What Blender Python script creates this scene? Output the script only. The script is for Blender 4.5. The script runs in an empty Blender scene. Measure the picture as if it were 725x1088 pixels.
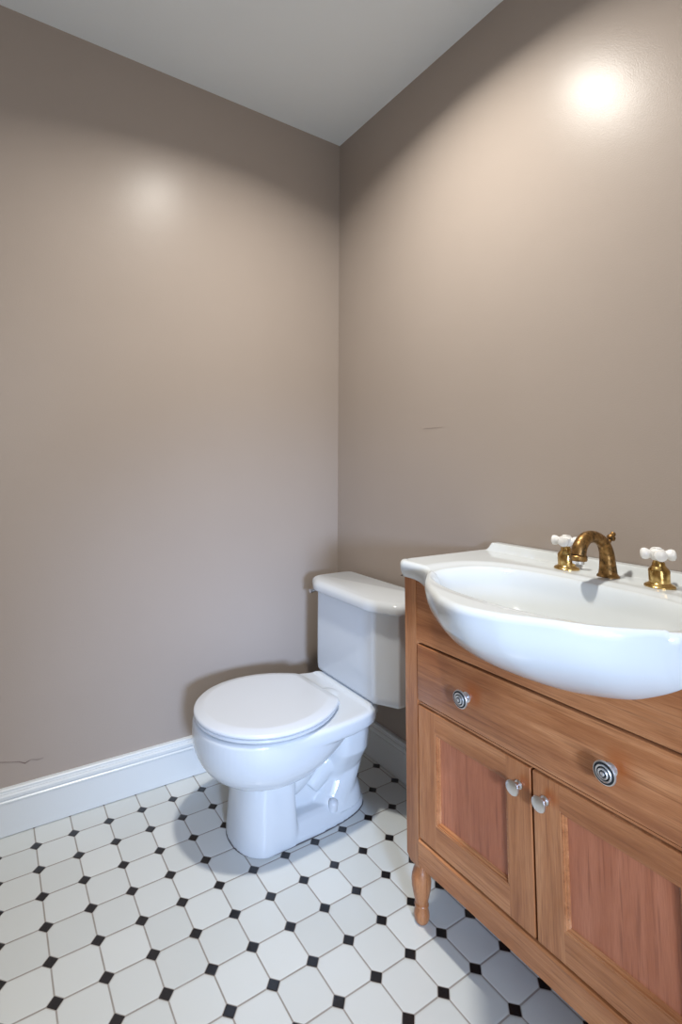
import bpy, bmesh, math, random
from mathutils import Vector, Matrix
C = bpy.context.scene
COL = C.collection
random.seed(4)

# ------------------------------------------------------------------ camera
yaw, pitch, roll = math.radians(148.134511), math.radians(6.247697), math.radians(0.715684)
fw = Vector((math.cos(pitch)*math.cos(yaw), math.cos(pitch)*math.sin(yaw), math.sin(pitch)))
r0 = Vector((math.sin(yaw), -math.cos(yaw), 0)); u0 = r0.cross(fw)
cr, sr = math.cos(roll), math.sin(roll)
rt = cr*r0 + sr*u0; up = -sr*r0 + cr*u0
cam_d = bpy.data.cameras.new('camera'); cam = bpy.data.objects.new('camera', cam_d); COL.objects.link(cam)
m = Matrix((rt, up, -fw)).transposed().to_4x4(); m.translation = Vector((1.85971, -1.32509, 1.10847))
cam.matrix_world = m
cam_d.sensor_fit = 'HORIZONTAL'; cam_d.sensor_width = 36.0
cam_d.lens = 36.0*538.5911/725
cam_d.shift_x = (362.5-325.819)/725; cam_d.shift_y = -(544-432.953)/725
cam_d.clip_start = 0.02
C.camera = cam

# ------------------------------------------------------------------ world, lights, exposure
w = bpy.data.worlds.new('world'); C.world = w; w.use_nodes = True
bg = w.node_tree.nodes['Background']; bg.inputs[0].default_value = (0.72, 0.82, 1.0, 1); bg.inputs[1].default_value = 0.8
C.view_settings.view_transform = 'Standard'; C.view_settings.look = 'None'
C.view_settings.exposure = 0.20; C.view_settings.gamma = 1.0; C.view_settings.use_curve_mapping = False

def area(name, loc, target, sx, sy, power, color, spread=180, shape='RECTANGLE'):
    d = bpy.data.lights.new(name, 'AREA'); d.shape = shape; d.size = sx
    if shape in ('RECTANGLE', 'ELLIPSE'): d.size_y = sy
    d.energy = power; d.color = color; d.spread = math.radians(spread)
    o = bpy.data.objects.new(name, d); COL.objects.link(o); o.location = loc
    o.rotation_euler = (Vector(target)-Vector(loc)).to_track_quat('-Z', 'Y').to_euler()
    return o
LX, LY, CEIL = 0.88, -0.64, 2.62
area('ceiling_lamp_light', (LX, LY, CEIL-0.012), (LX, LY, 0), 0.13, 0.13, 21, (1.0, 0.965, 0.90), 146, 'DISK')
area('doorway_daylight', (3.45, -1.50, 1.10), (0.0, -0.30, 0.33), 0.30, 0.30, 4.2, (0.47, 0.65, 1.0), 34)
area('hall_fill', (2.75, -1.3, 1.25), (0.0, -0.9, 1.1), 0.8, 1.7, 13, (0.95, 0.97, 1.0), 180)  # unseen panel added beyond the door opening as ambient fill

# ------------------------------------------------------------------ node helpers
def mat(name, col=(.8, .8, .8), rough=.5, metal=0.0, spec=.5, coat=0.0):
    M = bpy.data.materials.new(name); M.use_nodes = True
    b = M.node_tree.nodes['Principled BSDF']
    b.inputs['Base Color'].default_value = (*col, 1); b.inputs['Roughness'].default_value = rough
    b.inputs['Metallic'].default_value = metal; b.inputs['Specular IOR Level'].default_value = spec
    b.inputs['Coat Weight'].default_value = coat; b.inputs['Coat Roughness'].default_value = .08
    return M, M.node_tree, b
def nd(t, kind, **kw):
    n = t.nodes.new(kind)
    for k, v in kw.items():
        if k.startswith('i_'): n.inputs[k[2:].replace('_', ' ')].default_value = v
        else: setattr(n, k, v)
    return n
def mth(t, op, a, b=None, clamp=False):
    n = t.nodes.new('ShaderNodeMath'); n.operation = op; n.use_clamp = clamp
    for i, x in enumerate((a, b)):
        if x is None: continue
        if isinstance(x, (int, float)): n.inputs[i].default_value = x
        else: t.links.new(x, n.inputs[i])
    return n.outputs[0]
def mix(t, f, a, b):
    n = t.nodes.new('ShaderNodeMix'); n.data_type = 'RGBA'
    for i, x in ((0, f), (6, a), (7, b)):
        if isinstance(x, (int, float)): n.inputs[i].default_value = x
        elif isinstance(x, tuple): n.inputs[i].default_value = (*x, 1)
        else: t.links.new(x, n.inputs[i])
    return n.outputs[2]
def ramp(t, f, stops):
    n = t.nodes.new('ShaderNodeValToRGB'); e = n.color_ramp.elements
    while len(e) < len(stops): e.new(.5)
    for q, (p, c) in zip(e, stops): q.position = p; q.color = (*c, 1)
    t.links.new(f, n.inputs[0]); return n.outputs[0]
def coords(t, scale=(1, 1, 1), loc=(0, 0, 0)):
    g = nd(t, 'ShaderNodeTexCoord'); mp = nd(t, 'ShaderNodeMapping')
    mp.inputs['Scale'].default_value = scale; mp.inputs['Location'].default_value = loc
    t.links.new(g.outputs['Object'], mp.inputs[0]); return mp.outputs[0]
def noise(t, vec, scale, detail=3, rough=.5, dist=0.0):
    n = nd(t, 'ShaderNodeTexNoise'); n.inputs['Scale'].default_value = scale; n.inputs['Detail'].default_value = detail
    n.inputs['Roughness'].default_value = rough; n.inputs['Distortion'].default_value = dist
    t.links.new(vec, n.inputs['Vector']); return n.outputs['Fac']
def bump(t, b, h, strength, dist=.001):
    n = nd(t, 'ShaderNodeBump'); n.inputs['Strength'].default_value = strength; n.inputs['Distance'].default_value = dist
    t.links.new(h, n.inputs['Height']); t.links.new(n.outputs[0], b.inputs['Normal'])

# wall paint: taupe eggshell with roller stipple
def paint(name, a, c, rough, bs=.35, spec=.5):
    M, t, b = mat(name, rough=rough, spec=spec)
    v = coords(t); n = noise(t, v, 2.2, 4)
    t.links.new(mix(t, n, a, c), b.inputs['Base Color'])
    h1 = noise(t, v, 260, 2); h2 = noise(t, v, 9, 3)
    h = mth(t, 'ADD', h1, mth(t, 'MULTIPLY', h2, 2.0))
    bump(t, b, h, bs, .0005)
    return M
M_wall = paint('taupe_paint', (0.352, 0.296, 0.254), (0.380, 0.321, 0.278), .31, .5, .16)
M_ceil = paint('ceiling_paint', (0.78, 0.83, 0.86), (0.81, 0.86, 0.89), .8, .5, .3)
M_trim = paint('white_trim_paint', (0.62, 0.645, 0.65), (0.68, 0.705, 0.71), .3, .2)

# octagon and dot floor
def tile_material():
    S, X0, Y0 = .1, .0032, -1.13368
    M, t, b = mat('octagon_and_dot_tile', rough=.2)
    g = nd(t, 'ShaderNodeTexCoord'); s = nd(t, 'ShaderNodeSeparateXYZ'); t.links.new(g.outputs['Object'], s.inputs[0])
    wob = nd(t, 'ShaderNodeTexNoise'); wob.inputs['Scale'].default_value = 5
    t.links.new(g.outputs['Object'], wob.inputs['Vector'])
    wv = mth(t, 'MULTIPLY', mth(t, 'SUBTRACT', wob.outputs['Fac'], .5), .02)
    u = mth(t, 'ADD', mth(t, 'DIVIDE', mth(t, 'SUBTRACT', s.outputs[0], X0), S), wv)
    v = mth(t, 'SUBTRACT', mth(t, 'DIVIDE', mth(t, 'SUBTRACT', s.outputs[1], Y0), S), wv)
    du = mth(t, 'ABSOLUTE', mth(t, 'SUBTRACT', u, mth(t, 'ROUND', u)))
    dv = mth(t, 'ABSOLUTE', mth(t, 'SUBTRACT', v, mth(t, 'ROUND', v)))
    man = mth(t, 'ADD', du, dv); mn = mth(t, 'MINIMUM', du, dv)
    dot = mth(t, 'LESS_THAN', man, .163)
    ring = mth(t, 'SUBTRACT', mth(t, 'LESS_THAN', man, .188), dot)
    line = mth(t, 'MULTIPLY', mth(t, 'LESS_THAN', mn, .0185), mth(t, 'SUBTRACT', 1.0, dot))
    grout = mth(t, 'MAXIMUM', ring, line)
    # a slightly different white per tile
    cmb = nd(t, 'ShaderNodeCombineXYZ'); t.links.new(mth(t, 'FLOOR', u), cmb.inputs[0]); t.links.new(mth(t, 'FLOOR', v), cmb.inputs[1])
    wn = nd(t, 'ShaderNodeTexWhiteNoise'); t.links.new(cmb.outputs[0], wn.inputs[0])
    white = mix(t, wn.outputs['Value'], (0.55, 0.575, 0.565), (0.62, 0.645, 0.635))
    sp = noise(t, coords(t), 60, 5, .7)
    white = mix(t, ramp(t, sp, [(.70, (0, 0, 0)), (.78, (1, 1, 1))]), white, (0.5, 0.49, 0.47))
    gn = noise(t, coords(t), 14, 4)
    gcol = mix(t, gn, (0.22, 0.19, 0.165), (0.36, 0.345, 0.325))
    c = mix(t, dot, white, (0.012, 0.011, 0.012)); c = mix(t, grout, c, gcol)
    t.links.new(c, b.inputs['Base Color'])
    rg = mth(t, 'ADD', mth(t, 'MULTIPLY', grout, .55), .22); t.links.new(rg, b.inputs['Roughness'])
    # soft tile shoulders
    e1 = mth(t, 'MULTIPLY', mth(t, 'SUBTRACT', mn, .008), 22, True)
    e2 = mth(t, 'MULTIPLY', mth(t, 'SUBTRACT', mth(t, 'ABSOLUTE', mth(t, 'SUBTRACT', man, .176)), .008), 26, True)
    h = mth(t, 'MINIMUM', mth(t, 'MAXIMUM', e1, dot), e2)
    h = mth(t, 'ADD', h, mth(t, 'MULTIPLY', noise(t, coords(t), 7, 2), .5))
    bump(t, b, h, .5, .001)
    return M
M_tile = tile_material()

def wood(name, c1, c2, c3, axis, rough=.38, knob_patches=()):
    M, t, b = mat(name, rough=rough, coat=.25)
    sc = [34, 34, 34]; sc[axis] = 1.7
    v = coords(t, tuple(sc)); big = coords(t, tuple(2.5 if i == axis else 7 for i in range(3)))
    n1 = noise(t, v, 1.0, 6, .62, .6); n2 = noise(t, big, 1.0, 4, .55, 1.2)
    sc2 = [260, 260, 260]; sc2[axis] = 9
    n3 = noise(t, coords(t, tuple(sc2)), 1.0, 2)
    f = mth(t, 'ADD', mth(t, 'MULTIPLY', n1, .62), mth(t, 'MULTIPLY', n2, .38))
    c = ramp(t, f, [(.32, c1), (.5, c2), (.68, c3)])
    dark = ramp(t, n3, [(.30, (1, 1, 1)), (.44, (0, 0, 0))])
    dk = nd(t, 'ShaderNodeMath', operation='MULTIPLY'); t.links.new(dark, dk.inputs[0]); dk.inputs[1].default_value = .42
    c = mix(t, dk.outputs[0], c, (c1[0]*.5, c1[1]*.42, c1[2]*.4))
    sc3 = [900, 900, 900]; sc3[axis] = 30
    n4 = noise(t, coords(t, tuple(sc3)), 1.0, 2)
    c = mix(t, mth(t, 'MULTIPLY', ramp(t, n4, [(.42, (1, 1, 1)), (.56, (0, 0, 0))]), .22), c, (c1[0]*.7, c1[1]*.6, c1[2]*.55))
    if knob_patches:      # orange patch mixed in beside each knob
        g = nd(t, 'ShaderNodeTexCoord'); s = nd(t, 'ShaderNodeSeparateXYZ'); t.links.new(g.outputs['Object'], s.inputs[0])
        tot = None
        for sx, sz, r in knob_patches:
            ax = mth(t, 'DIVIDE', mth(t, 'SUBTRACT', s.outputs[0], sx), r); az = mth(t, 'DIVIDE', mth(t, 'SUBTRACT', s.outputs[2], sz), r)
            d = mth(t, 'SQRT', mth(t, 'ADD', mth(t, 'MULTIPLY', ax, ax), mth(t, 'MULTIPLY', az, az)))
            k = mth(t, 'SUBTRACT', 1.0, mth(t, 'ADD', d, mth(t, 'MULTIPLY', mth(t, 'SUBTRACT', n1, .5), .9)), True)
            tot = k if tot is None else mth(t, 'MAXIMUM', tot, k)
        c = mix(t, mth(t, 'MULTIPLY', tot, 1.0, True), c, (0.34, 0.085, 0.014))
    t.links.new(c, b.inputs['Base Color']); bump(t, b, n3, .12, .0004)
    return M
W1, W2, W3 = (0.24, 0.074, 0.022), (0.42, 0.165, 0.060), (0.60, 0.285, 0.125)
M_woodx = wood('cherry_wood_lengthwise', W1, W2, W3, 0)
M_woodz = wood('cherry_wood_upright', W1, W2, W3, 2)
M_panel = wood('reddish_panel_wood', (0.32, 0.092, 0.040), (0.41, 0.135, 0.062), (0.52, 0.195, 0.100), 2)
M_drawer = wood('cherry_wood_drawer', W1, W2, W3, 0, knob_patches=((-.157+.016, .600, .034), (.157+.016, .600, .036)))
M_doorz = wood('cherry_wood_door', W1, W2, W3, 2, knob_patches=((-.0285+.010, .480, .018), (.0285+.012, .482, .020)))
M_porc = mat('white_porcelain', (0.60, 0.63, 0.635), .09, spec=.55)[0]
M_china = mat('toilet_china', (0.58, 0.61, 0.635), .10, spec=.55)[0]
M_seat = mat('toilet_seat_plastic', (0.58, 0.605, 0.635), .22)[0]
M_handle = mat('white_ceramic_handle', (0.82, 0.81, 0.79), .12)[0]
def brass():
    M, t, b = mat('brass', (0.62, 0.40, 0.14), .2, 1.0)
    n = noise(t, coords(t), 90, 3)
    t.links.new(ramp(t, n, [(.35, (0.42, 0.26, 0.08)), (.65, (0.72, 0.50, 0.20))]), b.inputs['Base Color'])
    return M
def old_brass():
    M, t, b = mat('tarnished_brass', (0.4, 0.25, 0.09), .34, .85)
    n = noise(t, coords(t), 75, 6, .7, .4)
    t.links.new(ramp(t, n, [(.36, (0.05, 0.036, 0.018)), (.5, (0.235, 0.125, 0.04)), (.66, (0.37, 0.215, 0.075)), (.74, (0.36, 0.38, 0.26))]), b.inputs['Base Color'])
    t.links.new(ramp(t, n, [(.4, (.55, .55, .55)), (.6, (.3, .3, .3))]), b.inputs['Roughness'])
    bump(t, b, n, .35, .0008); return M
M_brass, M_oldbrass = brass(), old_brass()
M_chrome = mat('chrome', (0.75, 0.76, 0.78), .12, 1.0)[0]
M_nickel = mat('satin_nickel', (0.70, 0.70, 0.70), .28, 1.0)[0]
def pewter():
    M, t, b = mat('antique_pewter', (0.72, 0.74, 0.75), .3, .9); return M
M_pewter = pewter()
M_pewter_dark = mat('dark_pewter_recess', (0.03, 0.035, 0.04), .5, .6)[0]
M_dark = mat('gap_shade', (0.05, 0.010, 0.004), .8)[0]  # shade of the drawer and door gaps, as a dark red colour
M_scuff = mat('scuff_brown', (0.20, 0.145, 0.125), .8)[0]
M_drain = M_chrome
M_lens = bpy.data.materials.new('lamp_lens'); M_lens.use_nodes = True
_b = M_lens.node_tree.nodes['Principled BSDF']; _b.inputs['Emission Color'].default_value = (1, .93, .83, 1); _b.inputs['Emission Strength'].default_value = 9

# ------------------------------------------------------------------ mesh helpers
def bm_box(bm, a, b, bev=0.0, seg=2):
    a, b = Vector(a), Vector(b); c = (a+b)/2; d = b-a
    r = bmesh.ops.create_cube(bm, size=1.0, matrix=Matrix.Translation(c) @ Matrix.Diagonal((abs(d.x), abs(d.y), abs(d.z), 1)))
    if bev:
        vs = set(r['verts']); es = [e for e in bm.edges if e.verts[0] in vs and e.verts[1] in vs]
        bmesh.ops.bevel(bm, geom=es, offset=bev, segments=seg, affect='EDGES', profile=.6)
def bm_loft(bm, rings, cap0=True, cap1=True, closed=True):
    R = [[bm.verts.new(p) for p in r] for r in rings]; n = len(rings[0])
    for a, b in zip(R, R[1:]):
        for i in range(n if closed else n-1):
            j = (i+1) % n; bm.faces.new((a[i], a[j], b[j], b[i]))
    if cap0: bm.faces.new(R[0][::-1])
    if cap1: bm.faces.new(R[-1])
def bm_lathe(bm, prof, origin, axis=(0, 0, 1), seg=40):
    ax = Vector(axis).normalized(); q = Vector((0, 0, 1)).rotation_difference(ax); o = Vector(origin)
    rings = []
    for r, h in prof:
        r = max(r, 1e-5)
        rings.append([o + q @ Vector((r*math.cos(2*math.pi*i/seg), r*math.sin(2*math.pi*i/seg), h)) for i in range(seg)])
    bm_loft(bm, rings)
def bm_tube(bm, pts, radii, seg=28, sub=6, squash=None):
    # Catmull-Rom through the points
    P = [Vector(p) for p in pts]; out = []; rad = []
    for i in range(len(P)-1):
        p0, p1, p2, p3 = P[max(i-1, 0)], P[i], P[i+1], P[min(i+2, len(P)-1)]
        for k in range(sub):
            s = k/sub
            out.append(.5*((2*p1)+(p2-p0)*s+(2*p0-5*p1+4*p2-p3)*s*s+(3*p1-p0-3*p2+p3)*s**3))
            rad.append(radii[i]*(1-s)+radii[i+1]*s)
    out.append(P[-1]); rad.append(radii[-1])
    T = [(out[min(i+1, len(out)-1)]-out[max(i-1, 0)]).normalized() for i in range(len(out))]
    nrm = T[0].orthogonal().normalized(); rings = []
    for i, (p, t_, r) in enumerate(zip(out, T, rad)):
        nrm = (nrm - t_*nrm.dot(t_)).normalized(); bn = t_.cross(nrm)
        ring = []
        for k in range(seg):
            a = 2*math.pi*k/seg; d = nrm*math.cos(a)*r + bn*math.sin(a)*r
            if squash: d = Vector((d.x*squash[0], d.y*squash[1], d.z*squash[2]))
            ring.append(p+d)
        rings.append(ring)
    bm_loft(bm, rings)
def obj(name, bm, M, parent=None, smooth=True, angle=40, kind=None):
    bmesh.ops.recalc_face_normals(bm, faces=bm.faces)
    me = bpy.data.meshes.new(name); bm.to_mesh(me); bm.free()
    if smooth:
        me.shade_smooth()
        me.set_sharp_from_angle(angle=math.radians(angle))
    if parent is not None:
        root = parent
        while root.parent: root = root.parent
        me.transform(Matrix.Translation(-root.location))
    me.materials.append(M)
    o = bpy.data.objects.new(name, me); COL.objects.link(o)
    if parent is not None: o.parent = parent
    if kind: o['kind'] = kind
    return o
def thing(name, label, cat, loc, group=None):
    o = bpy.data.objects.new(name, None); COL.objects.link(o); o.location = loc; o.empty_display_size = .05
    o['label'] = label; o['category'] = cat
    if group: o['group'] = group
    return o
def boxobj(name, a, b, M, parent=None, bev=0.0, kind=None, seg=2):
    bm = bmesh.new(); bm_box(bm, a, b, bev, seg); return obj(name, bm, M, parent, kind=kind)

# ------------------------------------------------------------------ room shell
XE, YN = 2.5, -2.15      # entry wall and rear wall planes
boxobj('floor', (-.12, YN-.12, -.1), (3.6, .12, 0), M_tile, kind='structure')
boxobj('ceiling', (-.12, YN-.12, CEIL), (XE+.12, .12, CEIL+.1), M_ceil, kind='structure')
boxobj('wall_left', (-.12, YN-.12, 0), (0, .12, CEIL), M_wall, kind='structure')
boxobj('wall_right', (0, 0, 0), (XE+.12, .12, CEIL), M_wall, kind='structure')
boxobj('wall_rear', (0, YN-.12, 0), (XE+.12, YN, CEIL), M_wall, kind='structure')
bm = bmesh.new()
DY0, DY1, DH = -1.78, -.86, 2.04
bm_box(bm, (XE, YN, 0), (XE+.12, DY0, CEIL)); bm_box(bm, (XE, DY1, 0), (XE+.12, 0, CEIL)); bm_box(bm, (XE, DY0, DH), (XE+.12, DY1, CEIL))
obj('wall_entry', bm, M_wall, kind='structure')
bm = bmesh.new()
for a, b in (((XE-.018, DY0-.07, 0), (XE-.001, DY0, DH+.07)), ((XE-.018, DY1, 0), (XE-.001, DY1+.07, DH+.07)), ((XE-.018, DY0, DH), (XE-.001, DY1, DH+.07))):
    bm_box(bm, a, b, .003)
o = obj('door_1', bm, M_trim, kind='structure')

# baseboards: (depth, height) profile swept along the wall
BP = [(0, .0003), (.0165, .0003), (.0165, .0022), (.020, .0022), (.020, .092), (.0215, .094), (.0215, .098), (.0185, .1005), (.0185, .103), (.0205, .1055), (.0205, .1125), (.019, .115), (.0155, .1165), (.0155, .119), (.0135, .1215), (.0135, .1265), (.011, .129), (0, .130)]
def baseboard(name, p0, p1, n):
    p0, p1, n = Vector(p0), Vector(p1), Vector(n); bm = bmesh.new()
    bm_loft(bm, [[p + n*d + Vector((0, 0, h)) for d, h in BP] for p in (p0, p1)])
    return obj(name, bm, M_trim, angle=25, kind='structure')
baseboard('baseboard_left', (0, YN, 0), (0, 0, 0), (1, 0, 0))
baseboard('baseboard_right', (0, 0, 0), (XE, 0, 0), (0, -1, 0))
baseboard('baseboard_rear', (0, YN, 0), (XE, YN, 0), (0, 1, 0))

# scuff scratch on the left wall
bm = bmesh.new()
pts = [(-1.262, .207), (-1.235, .2055), (-1.205, .198), (-1.185, .1935), (-1.168, .1845), (-1.152, .191), (-1.135, .1855), (-1.118, .186)]
wd = [.0008, .0010, .0005, .0012, .0020, .0006, .0009, .0003]
top = [(.0006, y, z+w_) for (y, z), w_ in zip(pts, wd)]; bot = [(.0006, y, z-w_) for (y, z), w_ in zip(pts, wd)]
front = [(.0011, y, z) for (y, z) in pts]
bm_loft(bm, [[Vector(a), Vector(c), Vector(b)] for a, b, c in zip(top, bot, front)], True, True, True)
for v in bm.verts: v.co.x = max(v.co.x, .0002)
o = obj('wall_scuff', bm, M_scuff, bpy.data.objects['wall_left'])
bm = bmesh.new()
bm_tube(bm, [(.53, -.0003, 1.236), (.565, -.0003, 1.2375), (.60, -.0003, 1.2365), (.63, -.0003, 1.238)], [.0002, .0008, .0006, .0002], 8)
obj('wall_scuff', bm, paint('scuff_paint', (.30, .245, .215), (.33, .265, .235), .5), bpy.data.objects['wall_right'])

# ------------------------------------------------------------------ recessed ceiling light (above the frame)
t = thing('ceiling_light', 'round recessed ceiling light with a white trim ring', 'light', (LX, LY, CEIL))
bm = bmesh.new(); bm_lathe(bm, [(.066, 0), (.066, -.004), (.072, -.008), (.088, -.006), (.092, 0)], (LX, LY, CEIL)); obj('trim_ring', bm, M_trim, t)
bm = bmesh.new(); bm_lathe(bm, [(.066, 0), (.066, -.002), (.03, -.004), (0, -.004)], (LX, LY, CEIL)); obj('lens', bm, M_lens, t)

# ------------------------------------------------------------------ toilet
XC = .380
toilet = thing('toilet', 'white two-piece toilet with closed seat lid standing in the corner of the tiled floor', 'toilet', (XC, -.42, 0))
def egg(a, yf, yc, yb, pf=2.0, pb=3.0, n=72, sc=1.0, z=0.0, cx=XC, inset=0.0):
    """outline with an elliptic front (towards -y) and a squarer back"""
    pts = []
    a_, bf, bb = a-inset, (yc-yf)-inset, (yb-yc)-inset
    for i in range(n):
        th = 2*math.pi*i/n; c, s = math.cos(th), math.sin(th)
        p = pf if s < 0 else pb; b = bf if s < 0 else bb
        # blend the exponent near the widest line
        x = math.copysign(abs(c)**(2/p), c)*a_; y = math.copysign(abs(s)**(2/p), s)*b
        pts.append(Vector((cx+x*sc, yc+y*sc, z)))
    return pts
bm = bmesh.new()
# bowl, from the rim down to its rounded belly
rings = []
for z, ins, yb in ((.3445, .012, -.20), (.342, .004, -.19), (.336, 0, -.19), (.312, .000, -.19), (.303, .002, -.19), (.296, .010, -.20)):
    rings.append(egg(.197, -.765, -.545, yb, 2.1, 4.2, z=z, inset=ins))
bm_loft(bm, rings)
belly = []
for k in range(11):
    s = k/10; z = .318 - .132*s
    q = math.sqrt(max(0, 1-(s*.93)**2.3))
    a = .197*(.40+.60*q); yf = -.56 - .205*(.30+.70*q); yb = -.20 - .20*s
    belly.append(egg(a, yf, -.545+.0*s, max(yb, -.50), 2.1, 2.4, z=z))
bm_loft(bm, belly)
# front column and foot
col = []
for z, a, yf, yb in ((.0, .112, -.649, -.47), (.02, .1115, -.648, -.47), (.07, .108, -.645, -.475), (.13, .104, -.640, -.48), (.18, .103, -.636, -.48), (.23, .106, -.64, -.47)):
    col.append(egg(a, yf, -.555, yb, 2.3, 7, z=z))
bm_loft(bm, col)
foot = []
for z, ins in ((0, 0), (.016, 0), (.024, .004), (.034, .010), (.046, .016), (.056, .028)):
    foot.append(egg(.108, -.649, -.54, -.188, 2.3, 3.2, z=z, inset=ins))
bm_loft(bm, foot)
# rear of the foot rises to the trapway
bm_loft(bm, [egg(a, yf, -.30, yb, 2.2, 2.2, z=z) for z, a, yf, yb in ((.03, .100, -.42, -.195), (.06, .092, -.40, -.20), (.085, .078, -.38, -.21), (.12, .062, -.36, -.222), (.16, .055, -.35, -.225))])
# web between the foot and the bowl
bm_loft(bm, [egg(.045, -.58, -.40, -.24, 2, 3, z=z) for z in (.02, .16, .31)])
# trapway
bm_tube(bm, [(XC, -.54, .14), (XC, -.475, .15), (XC, -.42, .20), (XC, -.36, .265), (XC, -.30, .285), (XC, -.25, .245), (XC, -.245, .17), (XC, -.275, .11), (XC, -.31, .05)],
        [.058, .068, .072, .070, .066, .066, .062, .070, .08], 28, 6, (1.22, 1, 1))
bm_tube(bm, [(XC, -.40, .10), (XC, -.345, .155), (XC, -.30, .175), (XC, -.26, .14)], [.045, .058, .058, .05], 24, 6, (1.35, 1, 1))
# rear support under the tank shelf
bm_loft(bm, [egg(a, -.36, -.30, yb, 2.2, 3, z=z) for z, a, yb in ((.09, .070, -.215), (.125, .078, -.215), (.16, .097, -.20), (.20, .122, -.193), (.25, .128, -.190), (.315, .128, -.192))])
# tank shelf with its low ridge
rr = []
for z, ins in ((.300, .006), (.306, 0), (.343, 0), (.349, .003), (.351, .009)):
    hw = .166-ins; y0, y1 = -.262+ins, -.195-ins
    rr.append([Vector((XC-hw, y0, z)), Vector((XC+hw, y0, z)), Vector((XC+hw-.040, y1, z)), Vector((XC-hw+.040, y1, z))])
bm_loft(bm, rr)
# deck sides widening from the rim to the shelf
rr = []
for z, ins in ((.299, .006), (.305, 0), (.340, 0), (.3445, .005)):
    L = [(-.190, -.545), (-.186, -.43), (-.176, -.33), (-.170, -.25), (.170, -.25), (.176, -.33), (.186, -.43), (.190, -.545)]
    rr.append([Vector((XC+x-math.copysign(ins, x), y, z)) for x, y in L])
bm_loft(bm, rr)
bowl = obj('bowl', bm, M_china, toilet, smooth=True, angle=180)
rm = bowl.modifiers.new('fuse', 'REMESH'); rm.mode = 'VOXEL'; rm.voxel_size = .0034; rm.use_smooth_shade = True
sm = bowl.modifiers.new('soften', 'SMOOTH'); sm.factor = .6; sm.iterations = 7

# seat ring, lid, hinges
def lid_outline(z, inset):
    """rounded front, sides drawing in to a short straight back edge; sits slightly askew"""
    a, bf, bb, yc = .202, .214, .214, -.550; pts = []
    for k in range(48):
        th = math.pi*k/48; pts.append((-a*math.cos(th), -bf*math.sin(th)))
    def wd(t): return a*(1-.44*t**2.2)
    for k in range(25): t = k/26; pts.append((wd(t), bb*t))
    r = .018; w1 = wd(1.0)
    for k in range(7):
        q = k/6; p0, p1, p2 = (wd(.93), bb*.93), (w1, bb), (w1-r, bb)
        pts.append(tuple((1-q)**2*p0[i]+2*q*(1-q)*p1[i]+q*q*p2[i] for i in (0, 1)))
    for k in range(1, 12): pts.append(((w1-r)*(1-2*k/12), bb))
    for k in range(7):
        q = k/6; p2, p1, p0 = (-wd(.93), bb*.93), (-w1, bb), (-w1+r, bb)
        pts.append(tuple((1-q)**2*p0[i]+2*q*(1-q)*p1[i]+q*q*p2[i] for i in (0, 1)))
    for k in range(24, 0, -1): t = k/26; pts.append((-wd(t), bb*t))
    ca, sa = math.cos(math.radians(3)), math.sin(math.radians(3)); fx_, fy_ = (a-inset)/a, (bf-inset)/bf
    return [Vector((XC+x*fx_*ca-y*fy_*sa, yc+x*fx_*sa+y*fy_*ca, z)) for x, y in pts]
def slab(name, M, levels, parent, **kw):
    bm = bmesh.new(); bm_loft(bm, [lid_outline(z, i) for z, i in levels]); return obj(name, bm, M, parent, angle=60)
slab('seat', M_seat, [(.3475, .012), (.3485, .006), (.351, .003), (.356, .003), (.3582, .006), (.3582, .02)], toilet)
slab('seat_lid', M_seat, [(.3600, .012), (.3605, .004), (.3625, .0005), (.3655, 0), (.3685, .0012), (.3705, .0035), (.3720, .0065), (.3765, .027), (.3772, .031), (.3773, .034), (.3773, .10), (.3773, .15)], toilet)
for dx in (-.075, .075):
    bm = bmesh.new(); bm_box(bm, (XC+dx-.016, -.343, .344), (XC+dx+.016, -.322, .356), .004, 3); obj('hinge', bm, M_seat, toilet)
# bolt caps
for sx in (-1, 1):
    bm = bmesh.new(); bm_lathe(bm, [(.0150, 0), (.0150, .022), (.0135, .027), (.0085, .0305), (0, .0315)], (XC+sx*.086, -.345, .040), (sx*.18, 0, 1), 28); obj('bolt_cap', bm, M_seat, toilet)
# caulk line round the foot
bm = bmesh.new(); bm_loft(bm, [egg(.1095, -.6505, -.54, -.1865, 2.3, 3.2, z=z) for z in (.0002, .0012)]); obj('caulk', bm, mat('dark_caulk', (.12, .11, .11), .8)[0], toilet)

# tank
TX = .379
def tank_ring(z, s=1.0, hw=.234, yb=-.032, y1=-.198, yf=-.246, fx=.157, ins=0.0, r=.006):
    P = [(-hw+ins, yb-ins), (-hw+ins, y1+ins*.4), (-fx, yf+ins), (fx, yf+ins), (hw-ins, y1+ins*.4), (hw-ins, yb-ins)]
    out = []; n = len(P)
    for i in range(n):   # round every corner
        p0, p, p2 = Vector(P[i-1]), Vector(P[i]), Vector(P[(i+1) % n])
        a = p + (p0-p).normalized()*r; b = p + (p2-p).normalized()*r
        for k in range(6):
            s_ = k/5; out.append(((1-s_)**2*a + 2*s_*(1-s_)*p + s_**2*b))
    return [Vector((TX+q.x, q.y, z)) for q in out]
bm = bmesh.new()
bm_loft(bm, [tank_ring(.3515, ins=.016), tank_ring(.354, ins=.008), tank_ring(.362, ins=.003), tank_ring(.38, ins=.001), tank_ring(.50), tank_ring(.64)])
tank = obj('tank', bm, M_china, toilet, angle=25)
bm = bmesh.new()
lk = dict(hw=.252, yb=-.022, y1=-.214, yf=-.266, fx=.156, r=.028)
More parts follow.
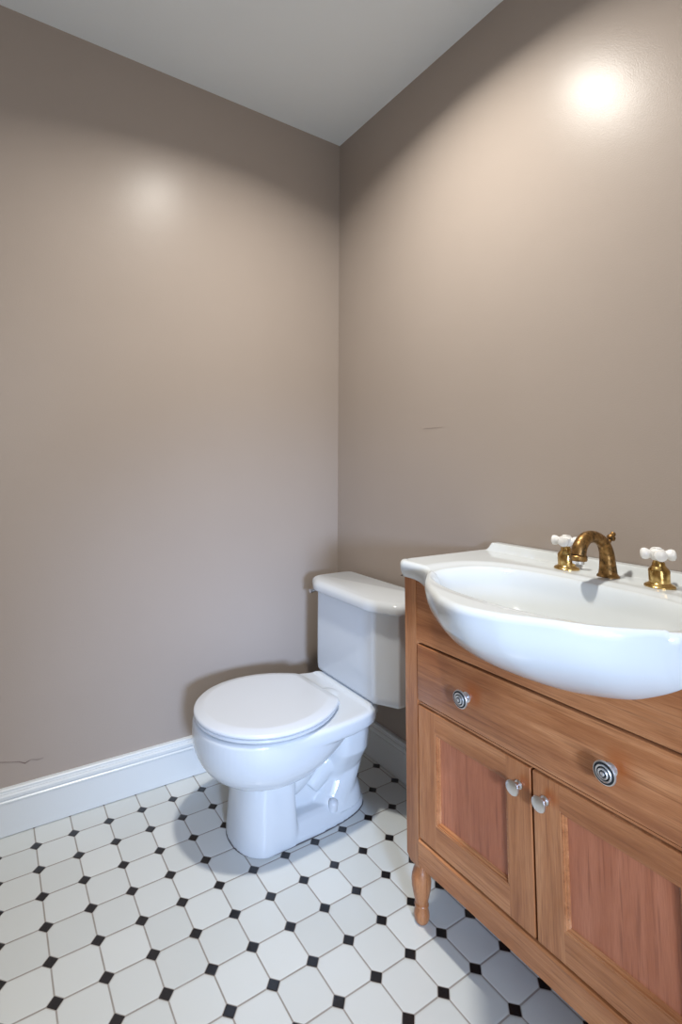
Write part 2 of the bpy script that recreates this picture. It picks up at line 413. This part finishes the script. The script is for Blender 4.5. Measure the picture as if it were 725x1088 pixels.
bm_loft(bm, [tank_ring(.637, ins=.006, **lk), tank_ring(.6385, ins=.001, **lk), tank_ring(.642, ins=0, **lk), tank_ring(.654, ins=.0, **lk), tank_ring(.661, ins=.003, **lk), tank_ring(.667, ins=.009, **lk), tank_ring(.6705, ins=.015, **lk), tank_ring(.6725, ins=.022, **lk)])
obj('tank_lid', bm, M_china, toilet, angle=70)
bm = bmesh.new()
bm_lathe(bm, [(.0, 0), (.013, 0), (.013, -.006), (.008, -.010), (.0065, -.018), (0, -.018)][::-1], (TX-.234, -.165, .612), (1, 0, 0), 24)
bm_tube(bm, [(TX-.249, -.165, .612), (TX-.252, -.195, .611), (TX-.252, -.222, .609)], [.0055, .0065, .008], 16)
obj('flush_lever', bm, M_chrome, toilet)

# ------------------------------------------------------------------ vanity cabinet
VX0, VX1, VC, YF, VT = .832, 1.544, 1.188, -.375, .828
van = thing('vanity_cabinet', 'cherry-stained wooden vanity cabinet with a drawer and two panelled doors on turned feet', 'cabinet', (VC, -.19, 0))
bm = bmesh.new()
TH = .020
for x0, x1 in ((VX0, VX0+.041), (VX1-.041, VX1)):       # corner stiles with a chamfered foot
    rings = []
    for z, i in ((.134, .009), (.150, 0), (VT, 0)):
        rings.append([Vector((x0+i, YF+i*.5, z)), Vector((x1-i*.3, YF+i*.5, z)), Vector((x1-i*.3, YF+.045, z)), Vector((x0+i, YF+.045, z))])
    bm_loft(bm, rings)
    bm_box(bm, (x0, -.055, .14), (x1, -.004, VT))
for x0 in (VX0+.004, VX1-.019):
    bm_box(bm, (x0, YF+.03, .15), (x0+.015, -.02, VT-.002))
bm_box(bm, (VX0+.02, -.018, .15), (VX1-.02, -.008, VT-.004))
bm_box(bm, (VX0+.02, YF+.03, .185), (VX1-.02, -.018, .200))
obj('carcass', bm, M_woodz, van)
def interp(tab, x):
    if x <= tab[0][0]: return tab[0][1]
    n = len(tab)
    for i in range(n-1):
        if x <= tab[i+1][0]:
            x0, y0 = tab[i]; x1, y1 = tab[i+1]; h = x1-x0; s = (x-x0)/h
            def sl(j):
                if j == 0: return (tab[1][1]-tab[0][1])/(tab[1][0]-tab[0][0]) if tab[0][0] > 0 else 0
                if j == n-1: return (tab[-1][1]-tab[-2][1])/(tab[-1][0]-tab[-2][0])
                return (tab[j+1][1]-tab[j-1][1])/(tab[j+1][0]-tab[j-1][0])
            m0, m1 = sl(i)*h, sl(i+1)*h
            return (2*s**3-3*s*s+1)*y0+(s**3-2*s*s+s)*m0+(-2*s**3+3*s*s)*y1+(s**3-s*s)*m1
    return tab[-1][1]
DECK, HALF, BC = .857, .385, 1.205
DEP = [(0, .166), (.06, .165), (.10, .160), (.175, .141), (.22, .119), (.26, .092), (.285, .066), (.305, .050), (.33, .043), (.385, .042)]
# apron above the drawer, scooped out to take the belly of the basin
bm = bmesh.new(); rings = []
for k in range(61):
    x = VX0+.041 + (VX1-VX0-.082)*k/60; zt = min(VT, DECK-interp(DEP, abs(x-BC))-.0005)
    rings.append([Vector((x, YF+.001, .664)), Vector((x, YF+.001, zt)), Vector((x, YF+TH, zt)), Vector((x, YF+TH, .664))])
bm_loft(bm, rings)
obj('apron', bm, M_woodx, van)
bm = bmesh.new()
bm_box(bm, (VX0+.041, YF+.004, .5165), (VX1-.041, YF+TH, .5215), .0006)
obj('rail', bm, M_woodx, van)
# bottom rail, standing a little proud
bm = bmesh.new(); N = 24
rings = []
for k in range(N+1):
    s = k/N; x = VX0+.042 + s*(VX1-VX0-.084); zb = .147 + .004*math.sin(math.pi*s)
    rings.append([Vector((x, YF-.003, zb)), Vector((x, YF-.003, .200)), Vector((x, YF+.0, .2035)), Vector((x, YF+.02, .2035)), Vector((x, YF+.02, zb))])
bm_loft(bm, rings); obj('bottom_rail', bm, M_woodx, van)
bm = bmesh.new(); bm_box(bm, (VX0+.045, YF+.021, .203), (VX1-.045, YF+.024, .662)); obj('gap_shade_sheet', bm, M_dark, van)  # dark sheet standing in for the shade behind drawer and doors

def spin_knob(name, parent, x, z, fancy):
    y = YF-.0005
    bm = bmesh.new()
    if fancy:
        bm_lathe(bm, [(.011, 0), (.011, .002), (.0065, .004), (.006, .012), (.010, .016), (.0185, .0195), (.0195, .0215), (.0185, .0235), (.0165, .0240)], (x, y, z), (0, -1, 0), 40)
        k = obj(name, bm, M_pewter, parent)
        bm = bmesh.new(); bm_lathe(bm, [(.0172, .0225), (.0172, .0242), (0, .0242)], (x, y, z), (0, -1, 0), 40); obj('recess', bm, M_pewter_dark, k)
        for r0, r1, h in ((.0112, .0138, .0262), (.0060, .0088, .0280), (0, .0036, .0295)):
            bm = bmesh.new()
            bm_lathe(bm, [(r0, .0228), (r0, h), ((r0+r1)/2, h+.0006), (r1, h-.0006), (r1, .0228)], (x, y, z), (0, -1, 0), 40)
            obj('ring', bm, M_pewter, k)
    else:
        bm_lathe(bm, [(.0085, 0), (.0085, .002), (.0055, .0045), (.0052, .0125), (.0082, .016), (.0135, .0185), (.0145, .0205), (.0138, .0225), (.009, .0242), (0, .0248)], (x, y, z), (0, -1, 0), 36)
        obj(name, bm, M_nickel, parent)
# drawer
bm = bmesh.new(); bm_box(bm, (VX0+.0440, YF-.001, .5250), (VX1-.0440, YF+TH-.002, .6585), .0022, 2)
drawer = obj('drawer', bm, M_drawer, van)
for dx in (-.157, .157): spin_knob('knob', drawer, VC+dx, .589, True)
# doors
def door(x0, x1, kx):
    z0, z1, st, tr, br = .2085, .5135, .056, .047, .056
    X = [x0, x0+st, x1-st, x1]; Z = [z0, z0+br, z1-tr, z1]; bm = bmesh.new()
    V = {(i, j, k): bm.verts.new((X[i], YF+k*(TH-.002), Z[j])) for i in range(4) for j in range(4) for k in (0, 1)}
    for i in range(3):
        for j in range(3):
            if i == 1 and j == 1: continue
            for k in (0, 1):
                f = bm.faces.new([V[q] for q in ((i, j, k), (i+1, j, k), (i+1, j+1, k), (i, j+1, k))]); f.material_index = 1 if i == 1 else 0
    loops = [([(0, 0), (1, 0), (2, 0), (3, 0), (3, 1), (3, 2), (3, 3), (2, 3), (1, 3), (0, 3), (0, 2), (0, 1)]), [(1, 1), (2, 1), (2, 2), (1, 2)]]
    for lp in loops:
        for p, q in zip(lp, lp[1:]+lp[:1]): bm.faces.new([V[(*p, 0)], V[(*q, 0)], V[(*q, 1)], V[(*p, 1)]])
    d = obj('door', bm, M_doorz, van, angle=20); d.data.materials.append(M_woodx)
    bv = d.modifiers.new('ease', 'BEVEL'); bv.width = .0014; bv.segments = 2; bv.limit_method = 'ANGLE'
    xa, xb, za, zb = x0+st, x1-st, z0+br, z1-tr
    # sloped bead round the panel
    bm = bmesh.new()
    prof = [(0, .0012), (.0025, .0012), (.0035, .0045), (.006, .0055), (.0085, .0105), (.0085, .013), (0, .013)]
    rings = []
    for (cx, cz, sx, sz) in ((xa, za, 1, 1), (xb, za, -1, 1), (xb, zb, -1, -1), (xa, zb, 1, -1)):
        rings.append([Vector((cx+sx*q, YF+y, cz+sz*q)) for q, y in prof])
    rings.append(rings[0][:])
    bm_loft(bm, rings, False, False); bmesh.ops.remove_doubles(bm, verts=bm.verts, dist=1e-6)
    obj('panel_bead', bm, M_woodx, d, angle=20)
    boxobj('door_panel', (xa+.001, YF+.0095, za+.001), (xb-.001, YF+.0165, zb-.001), M_panel, d)
    spin_knob('knob', d, kx, .471, False)
door(VX0+.0440, VC-.0026, VC-.0285); door(VC+.0026, VX1-.0440, VC+.0285)
# turned feet
LEG = [(.0125, .150), (.0125, .139), (.0150, .137), (.0165, .133), (.0150, .129), (.0145, .126), (.0185, .118), (.0225, .106), (.0240, .094), (.0232, .080), (.0205, .066), (.0175, .054), (.0155, .046), (.0150, .043), (.0172, .041), (.0172, .038), (.0150, .036), (.0160, .031), (.0182, .023), (.0188, .016), (.0175, .008), (.0145, .002), (.0125, 0)]
for x, y in ((VX0+.024, YF+.024), (VX1-.024, YF+.024), (VX0+.024, -.032), (VX1-.024, -.032)):
    bm = bmesh.new(); bm_lathe(bm, LEG[::-1], (x, y, 0), (0, 0, 1), 36); obj('leg', bm, M_woodz, van, angle=50)

# ------------------------------------------------------------------ basin
OUT = [(0, .594), (.06, .579), (.10, .556), (.15, .521), (.19, .486), (.23, .442), (.26, .406), (.285, .392), (.325, .389), (.385, .389)]
BASB = [(0, .168), (.14, .170), (.20, .182), (.24, .206), (.268, .262)]
def basin_f(dx, y):
    """0 outside, growing to 1 at the bottom: distance-like measure for the bowl recess"""
    a, cy = .262, .335
    x = abs(dx)/a; yy = (-y-cy)
    b = .178 if yy > 0 else .165
    p = 2.15 if yy > 0 else 3.0
    return (x**p + abs(yy/b)**p)**(1/p)
def top_z(dx, y):
    r = basin_f(dx, y)
    z = DECK
    # wide shallow lip, then the recess
    if r < 1.16:
        s = min(1, (1.16-r)/.16); z -= .006*s*s*(3-2*s) if y > -.40 else .003*s*s*(3-2*s)
    if r < 1.0:
        s = 1-r
        q = min(1, s/.82); e = min(1, q/.16); z -= .128*(1-(1-q)**2.3)*(.35+.65*e*e*(3-2*e))
    # raised ledge along the wall
    k = max(0, min(1, (y+.052)/.026)); z += .021*k*k*(3-2*k)*max(0, min(1, (HALF-.004-abs(dx))/.012))
    return z
bm = bmesh.new()
NX = 240; cols = []
for i in range(-NX//2, NX//2+1):
    dx = HALF*math.sin(math.pi/2*i/(NX/2))*1.0 if False else HALF*i/(NX/2)
    A = interp(OUT, abs(dx)); D = interp(DEP, abs(dx))
    ex = HALF-abs(dx)                       # rounding towards the side edge
    pts = []
    yo = -A; n = 210; LR = .013
    for k in range(n+1):
        y = -.002 + (yo+LR+.002)*k/n
        z = top_z(dx, y)
        # crown the front rim a little
        pts.append((y, z))
    z0 = pts[-1][1]
    for k in range(1, 6):                   # rounded front lip
        a = math.pi/2*k/5; pts.append((yo+LR-LR*math.sin(a), z0-LR*(1-math.cos(a))))
    yb = -.377
    zc = z0-LR; Dz = max(.01, D-(DECK-zc))
    for k in range(1, 25):                  # belly back under to the cabinet front
        a = math.pi/2*k/24
        pts.append((yb-(yb-yo)*math.cos(a)**1.7, zc-Dz*math.sin(a)**1.02))
    for k in range(41):                     # underside follows the bowl with its wall thickness
        y = -.345 + .343*k/40
        if k == 0: pts.append((y, pts[-1][1]))
        pts.append((y, min(.8285, top_z(dx, y)-.017)))
    cols.append((dx, pts))
# side-edge rounding: pull the outer columns down
R = .009
ext = []
for s_ in (-1, 1):
    base = cols[0][1] if s_ < 0 else cols[-1][1]
    seq = []
    for k in range(1, 6):
        a = math.pi/2*k/5
        seq.append((s_*(HALF+R*math.sin(a)), [(y, max(.816, z-R*(1-math.cos(a))) if z > .83 else max(z, .816)) for y, z in base]))
    seq.append((s_*(HALF+R), [(y, min(z, .816)) for y, z in base]))
    seq.append((s_*(HALF-.005), [(y, min(z, .816)) for y, z in base]))
    ext.append(seq)
# (front corners of the wings are rounded in plan)
allc = [c for c in ext[0][::-1]] + cols + ext[1]
rings = []
for dx, pts in allc:
    ring = []
    for y, z in pts:
        yy = y
        over = abs(dx)-(HALF-.021)
        if over > 0 and y < -.36:
            cr_ = .03; yy = y + (cr_-math.sqrt(max(0, cr_**2-min(over, cr_)**2)))
        ring.append(Vector((BC+dx, yy, z)))
    rings.append(ring)
bm_loft(bm, rings, True, True, False)
# close the underside seam
bmesh.ops.remove_doubles(bm, verts=bm.verts, dist=1e-5)
basin = thing('wash_basin', 'wide white porcelain washbasin with a bulging front set on the wooden vanity', 'sink', (BC, -.30, .83))
bo = obj('bowl', bm, M_porc, basin, angle=180)
bm = bmesh.new(); bm_lathe(bm, [(0, 0), (.021, 0), (.021, .003), (.016, .0045), (.012, .002), (0, .0015)], (BC, -.335, .7285), (0, 0, 1), 28); obj('drain', bm, M_drain, basin)

# ------------------------------------------------------------------ faucet and taps
FY = -.095
fa = thing('faucet', 'tarnished brass arched spout on the back of the basin between the two taps', 'faucet', (1.208, FY, DECK))
bm = bmesh.new()
bm_lathe(bm, [(.0, 0), (.0235, 0), (.0235, .003), (.0205, .006), (.018, .012), (0, .012)], (1.208, FY, DECK-.0005))
d = Vector((-.10, -.95, 0)).normalized()
def sp(a, z): return (1.208+d.x*a, FY+d.y*a, DECK+z)
bm_tube(bm, [sp(0, .004), sp(.000, .030), sp(.003, .058), sp(.016, .079), sp(.044, .092), sp(.074, .089), sp(.093, .072), sp(.099, .054)],
        [.0200, .0170, .0152, .0140, .0132, .0138, .0150, .0158], 28, 7)
obj('spout', bm, M_oldbrass, fa)
bm = bmesh.new(); bm_lathe(bm, [(.0168, 0), (.0178, .003), (.0178, .010), (.0155, .012)], sp(.0995, .043), (0, 0, 1)); obj('spout_tip', bm, M_oldbrass, fa)
bm = bmesh.new(); bm_lathe(bm, [(.0125, 0), (.0125, .010), (.006, .010), (.006, .001)], sp(.0998, .0365), (0, 0, 1)); obj('aerator', bm, M_chrome, fa)
bm = bmesh.new()
bm_lathe(bm, [(.004, 0), (.004, .012), (.0085, .014), (.0095, .018), (.0085, .022), (.005, .024), (.0062, .028), (.0045, .032), (0, .033)], (1.208, FY+.006, DECK+.072), (.15, .55, .8), 24)
obj('lift_knob', bm, M_oldbrass, fa)
def tap(x, y, rot, label):
    t = thing('tap', label, 'faucet', (x, y, DECK), 'taps either side of the spout')
    bm = bmesh.new(); bm_lathe(bm, [(0, 0), (.0290, 0), (.0290, .003), (.0265, .0055), (.021, .008), (.0200, .0095), (0, .0095)], (x, y, DECK-.0003)); obj('flange', bm, M_brass, t)
    bm = bmesh.new(); bm_lathe(bm, [(0, .008), (.0195, .008), (.0200, .033), (.0190, .036), (.0145, .041), (.0120, .045), (.0120, .049), (.0095, .052), (.0085, .058), (0, .058)], (x, y, DECK)); obj('stem', bm, M_brass, t)
    bm = bmesh.new()
    bm_lathe(bm, [(0, .055), (.011, .055), (.0145, .059), (.0155, .067), (.0145, .074), (.010, .078), (0, .079)], (x, y, DECK))
    for k in range(4):
        a = rot + k*math.pi/2; c, s = math.cos(a), math.sin(a); dv = Vector((c, s, 0))
        bm_lathe(bm, [(0, 0), (.0085, 0), (.0080, .008), (.0090, .012), (.0115, .016), (.0122, .0205), (.0110, .0255), (.0070, .028), (0, .029)], Vector((x, y, DECK+.067))+dv*.004, dv, 20)
    h = obj('cross_handle', bm, M_handle, t)
    bm = bmesh.new(); bm_lathe(bm, [(0, .078), (.0075, .078), (.0072, .0805), (.004, .0818), (0, .082)], (x, y, DECK)); obj('index_button', bm, M_handle, t)
tap(1.108, -.094, .35, 'left brass tap with a white cross handle on the basin, nearer the toilet')
tap(1.316, -.098, .60, 'right brass tap with a white cross handle, at the edge of the photo')
